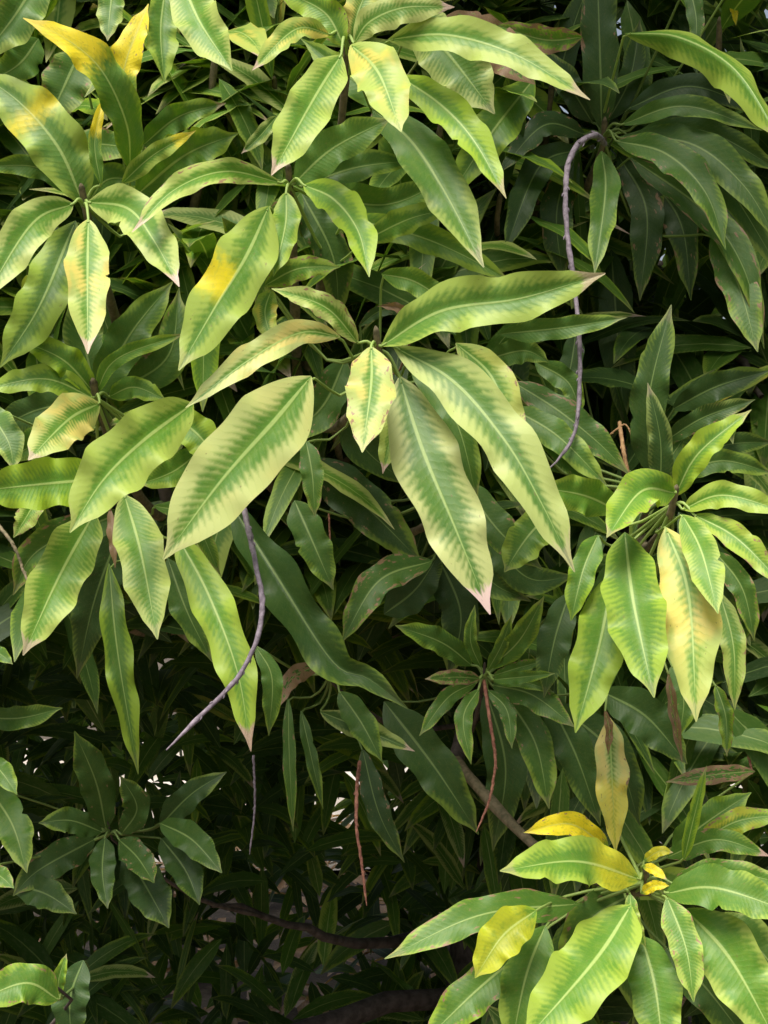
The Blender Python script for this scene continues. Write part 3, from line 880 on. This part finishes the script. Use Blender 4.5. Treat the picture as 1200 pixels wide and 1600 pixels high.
def rand_style(rs, young):
    if rs.uniform() < young:
        s = ST[rs.choice(['L', 'G', 'S', 'H', 'Y', 'C', 'P'], p=[.28, .3, .14, .1, .07, .06, .05])]
    else:
        s = ST[rs.choice(['D', 'M', 'G', 'B'], p=[.46, .38, .12, .04])]
    lp = [min(1, max(0, x + rs.normal() * 0.06)) for x in s[:3]] + [rs.uniform(0.02, 1)]
    return lp, (s[3], s[4], s[5], s[6])


# single leaves of shoots a little behind the front ones
rs = np.random.default_rng(21)
MID = [(330, 60, 1.5), (60, 170, 1.55), (430, 150, 1.55), (690, 210, 1.55), (860, 160, 1.62), (1120, 60, 1.55), (330, 420, 1.55),
       (40, 480, 1.55), (640, 400, 1.55), (780, 330, 1.6), (1100, 640, 1.62), (520, 640, 1.58), (380, 690, 1.56), (90, 900, 1.6)]
for (mx, my, md) in MID:
    sh, cen = make_shoot(mx, my, md, None)
    for base, P, uv in rosette(cen, (rs.normal() * .35, -1, 0.75), 6, 0.2, rs, 12, 7):
        lp, lq = rand_style(rs, 0.9 if my < 500 and mx < 800 else 0.3)
        link('leaf', mesh_from('leaf', P - base, grid_faces(12, 7), M_LEAF, uv, lp, lq), sh, base)
        LEAVES_BUILT += 1
print('single leaves:', LEAVES_BUILT)

# the rest of the crown, far too many leaves to count, as one part
NU, NV = 7, 5
FV, FU, FL, FQ = [], [], [], []


def in_view(p, margin=60):
    d = p[1]
    if d < 0.05:
        return None
    x, y = 600 + p[0] / d * F, 800 - (p[2] - CAM[2]) / d * F
    return (x, y) if -margin < x < 1200 + margin and -margin < y < 1600 + margin else None


def limit(x, y):
    """nearest depth at which the crown may fill the view here; there is a hollow low in the crown"""
    d = 1.47 if x < 800 and y < 620 else 1.58
    if x < 820 and y > 1000:
        d = 1.62 + 0.75 * min(1, (y - 1000) / 200) * min(1, (820 - x) / 150)
    if 250 < x < 740 and y > 1350:
        d += 0.45 * min(1, (y - 1300) / 150)
    return d


def keep(C):
    q = in_view(C)
    if q is not None:
        return C[1] > limit(*q)
    q = in_view(C, 520)                     # unseen crown above the frame cut back, to shade the top leaves less
    return q is None or q[1] > 0 or C[1] > 1.5


rs = np.random.default_rng(99)


def scatter(centre, axis, n, length, young):
    for base, P, uv in rosette(centre, axis, n, length, rs, NU, NV):
        pts = P.reshape(NU, NV, 3)[:, NV // 2]
        if not all(keep(p) for p in pts[::2]):
            continue
        q = in_view(base, 30)
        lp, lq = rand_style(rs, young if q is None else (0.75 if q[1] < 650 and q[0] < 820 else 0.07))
        FV.append(P)
        FU.append(uv)
        FL.append(np.tile(lp, (len(P), 1)))
        FQ.append(np.tile(lq, (len(P), 1)))


# outer shell
cnt = 0
while cnt < 1100:
    u = unit(rs.normal(size=3))
    r = rs.uniform(0.86, 1.0)
    c = CC + CR * u * r
    if c[2] < 0.55:
        continue
    if c[1] > 3.4 and c[2] < 1.7 and rs.uniform() < 0.5:
        continue
    cnt += 1
    scatter(c, u + np.array([0, -0.1, 0.45]), 10, 0.22, 0.45)
# inside
for i in range(480):
    u = unit(rs.normal(size=3)) * rs.uniform(0.4, 0.85)
    c = CC + CR * u
    if c[2] < 0.75:
        continue
    scatter(c, u + np.array([0, 0, 0.4]), 9, 0.2, 0.08)
# just behind the front leaves
for i in range(520):
    x, y = rs.uniform(-150, 1350), rs.uniform(-350, 1250)
    d = rs.uniform(1.62, 2.2)
    if x < 780 and y > 1050:
        continue
    scatter(at(x, y, d), (rs.normal() * .4, -1, 0.7), 9, 0.21, 0.12)
# lighter leaves close behind the upper shoots
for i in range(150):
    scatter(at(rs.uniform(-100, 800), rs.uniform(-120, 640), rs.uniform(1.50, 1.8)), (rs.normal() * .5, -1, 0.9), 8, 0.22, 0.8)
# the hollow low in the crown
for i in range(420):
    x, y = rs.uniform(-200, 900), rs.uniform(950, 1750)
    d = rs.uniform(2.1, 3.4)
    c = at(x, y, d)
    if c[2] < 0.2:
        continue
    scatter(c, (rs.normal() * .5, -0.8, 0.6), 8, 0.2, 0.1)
nper = NU * NV
g0 = grid_faces(NU, NV)
quads = np.concatenate([g0 + i * nper for i in range(len(FV))])
crown_o = np.array(TREE_W)
me = mesh_from('foliage', np.concatenate(FV) - crown_o, quads, M_LEAF_IN, np.concatenate(FU), np.concatenate(FL), np.concatenate(FQ))
fo = link('foliage', me, tree, crown_o)
fo['kind'] = 'stuff'
fo['label'] = 'dark inner and outer foliage of the mango crown'
print('foliage leaves:', len(FV))

# fallen leaves under the crown
LV, LU, LL, LQ = [], [], [], []
rs = np.random.default_rng(5)
for i in range(2600):
    th_, rr = rs.uniform(0, 6.283), 2.9 * math.sqrt(rs.uniform())
    c = np.array([0.35 + rr * math.cos(th_), 3.3 + rr * math.sin(th_), rs.uniform(0.03, 0.07)])
    a_ = rs.uniform(0, 6.283)
    L = rs.uniform(0.12, 0.22)
    dr = np.array([math.cos(a_), math.sin(a_), rs.uniform(-.1, .25)])
    C = c + dr * np.linspace(0, L, NU)[:, None] + np.array([0, 0, 1]) * (np.sin(np.linspace(0, 3.14, NU)) * rs.uniform(-.01, .03))[:, None]
    T = unit(np.gradient(C, axis=0))
    N = unit(np.array([rs.normal() * .3, rs.normal() * .3, 1]) + 0 * T)
    S = unit(np.cross(T, N))
    P, uv = blade(C, S, np.cross(S, T), L * 0.12, 0.35, 0.3, 2.5, NV, rs)
    LV.append(P)
    LU.append(uv)
    LL.append(np.tile((.5, .3, .4, rs.uniform(0.02, 1)), (len(P), 1)))
    LQ.append(np.tile((1, 1, 0, rs.uniform(.75, 1)), (len(P), 1)))
me = mesh_from('leaf_litter', np.concatenate(LV), np.concatenate([grid_faces(NU, NV, i * NU * NV) for i in range(len(LV))]), M_LEAF_IN,
               np.concatenate(LU), np.concatenate(LL), np.concatenate(LQ))
lo_ = link('leaf_litter', me)
lo_['kind'] = 'stuff'
lo_['label'] = 'dry brown fallen leaves on the soil under the tree'
lo_['category'] = 'leaf litter'

# ------------------------------------------------------------------ bare flower stalks
def stalk(pts, r0, r1, mat, label, nodes=10, seed=1):
    rs = np.random.default_rng(seed)
    P3 = np.array([at(*p) for p in pts])
    c = spline(P3, 60)
    c[2:-2] += rs.normal(size=(56, 3)) * 0.00025
    r = np.linspace(r0, r1, 60) * 0.82 * (1 + 0.04 * rs.normal(size=60))
    r[-6:] *= np.linspace(1, 0.35, 6)
    for i in rs.choice(np.arange(3, 57), nodes, replace=False):
        r[i] *= rs.uniform(1.08, 1.25)
    V, q = tube(c, r, 9)
    VV, QQ = [V], [q]
    b = len(V)
    T = unit(np.gradient(c, axis=0))
    for i in rs.choice(np.arange(3, 57), nodes, replace=False):      # stubs where side branches broke off
        sd = unit(np.cross(T[i], rs.normal(size=3)))
        pv, pq = tube(np.stack([c[i], c[i] + sd * r[i] * 1.2 + T[i] * r[i] * .9, c[i] + sd * r[i] * 1.6 + T[i] * r[i] * 1.9]), np.array([r[i] * .75, r[i] * .45, r[i] * .1]), 6)
        VV.append(pv)
        QQ.append(pq + b)
        b += len(pv)
    o = P3[0]
    ob = link('flower_stalk', mesh_from('flower_stalk', np.vstack(VV) - o, np.vstack(QQ), mat), tree, o)
    ob['label'] = label


stalk([(945, 225, 1.5), (930, 211, 1.46), (903, 226, 1.43), (886, 268, 1.41), (885, 350, 1.39), (895, 430, 1.38), (903, 500, 1.36), (906, 580, 1.35), (899, 672, 1.34), (872, 718, 1.33), (850, 738, 1.33)],
      0.0042, 0.0024, M_STALK, 'bare mauve-grey flower stalk curving down from the dark rosette', 22, 3)
stalk([(370, 745, 1.26), (380, 790, 1.2), (399, 880, 1.17), (410, 940, 1.16), (401, 1000, 1.15), (370, 1060, 1.15), (320, 1112, 1.15), (260, 1172, 1.15)],
      0.0036, 0.0024, M_STALK, 'bare mauve-grey flower stalk bending across a lime leaf', 16, 4)
stalk([(562, 1190, 1.56), (558, 1230, 1.52), (557, 1290, 1.5), (565, 1350, 1.5), (573, 1415, 1.5)], 0.0030, 0.0018, M_RED, 'straight red-brown stalk hanging in the dark hollow', 10, 5)
stalk([(756, 1062, 1.5), (766, 1130, 1.48), (774, 1190, 1.48), (764, 1252, 1.48), (744, 1300, 1.48)], 0.0028, 0.0016, M_RED, 'red-brown stalk hanging below the small shoot', 10, 6)
stalk([(514, 800, 1.5), (516, 850, 1.5), (518, 895, 1.5)], 0.0015, 0.0010, M_RED, 'short thin stalk hanging in a dark gap', 4, 7)
stalk([(396, 1180, 1.62), (398, 1260, 1.62), (390, 1335, 1.62)], 0.0022, 0.0014, M_STALK, 'thin grey stalk hanging in the dark hollow', 6, 8)
stalk([(-10, 812, 1.3), (20, 850, 1.28), (36, 890, 1.28), (50, 925, 1.27)], 0.0026, 0.0016, M_TWIG, 'tan stalk beside a hanging lime leaf', 5, 9)
stalk([(968, 660, 1.56), (972, 690, 1.53), (980, 735, 1.52), (992, 790, 1.52)], 0.0034, 0.0030, M_TAN, 'orange-tan stem showing between shaded leaves', 3, 10)
stalk([(948, 684, 1.56), (962, 672, 1.55), (978, 664, 1.55), (990, 690, 1.55)], 0.0016, 0.0012, M_TAN, 'thin tan leaf scar strand beside the orange stem', 3, 11)
stalk([(1172, 1158, 1.62), (1170, 1180, 1.6), (1176, 1210, 1.6)], 0.0026, 0.0016, M_RED, 'short red-brown stub in the shade at the right', 5, 12)

for o in list(SC.objects):
    if '_w' in o.keys():
        del o['_w']
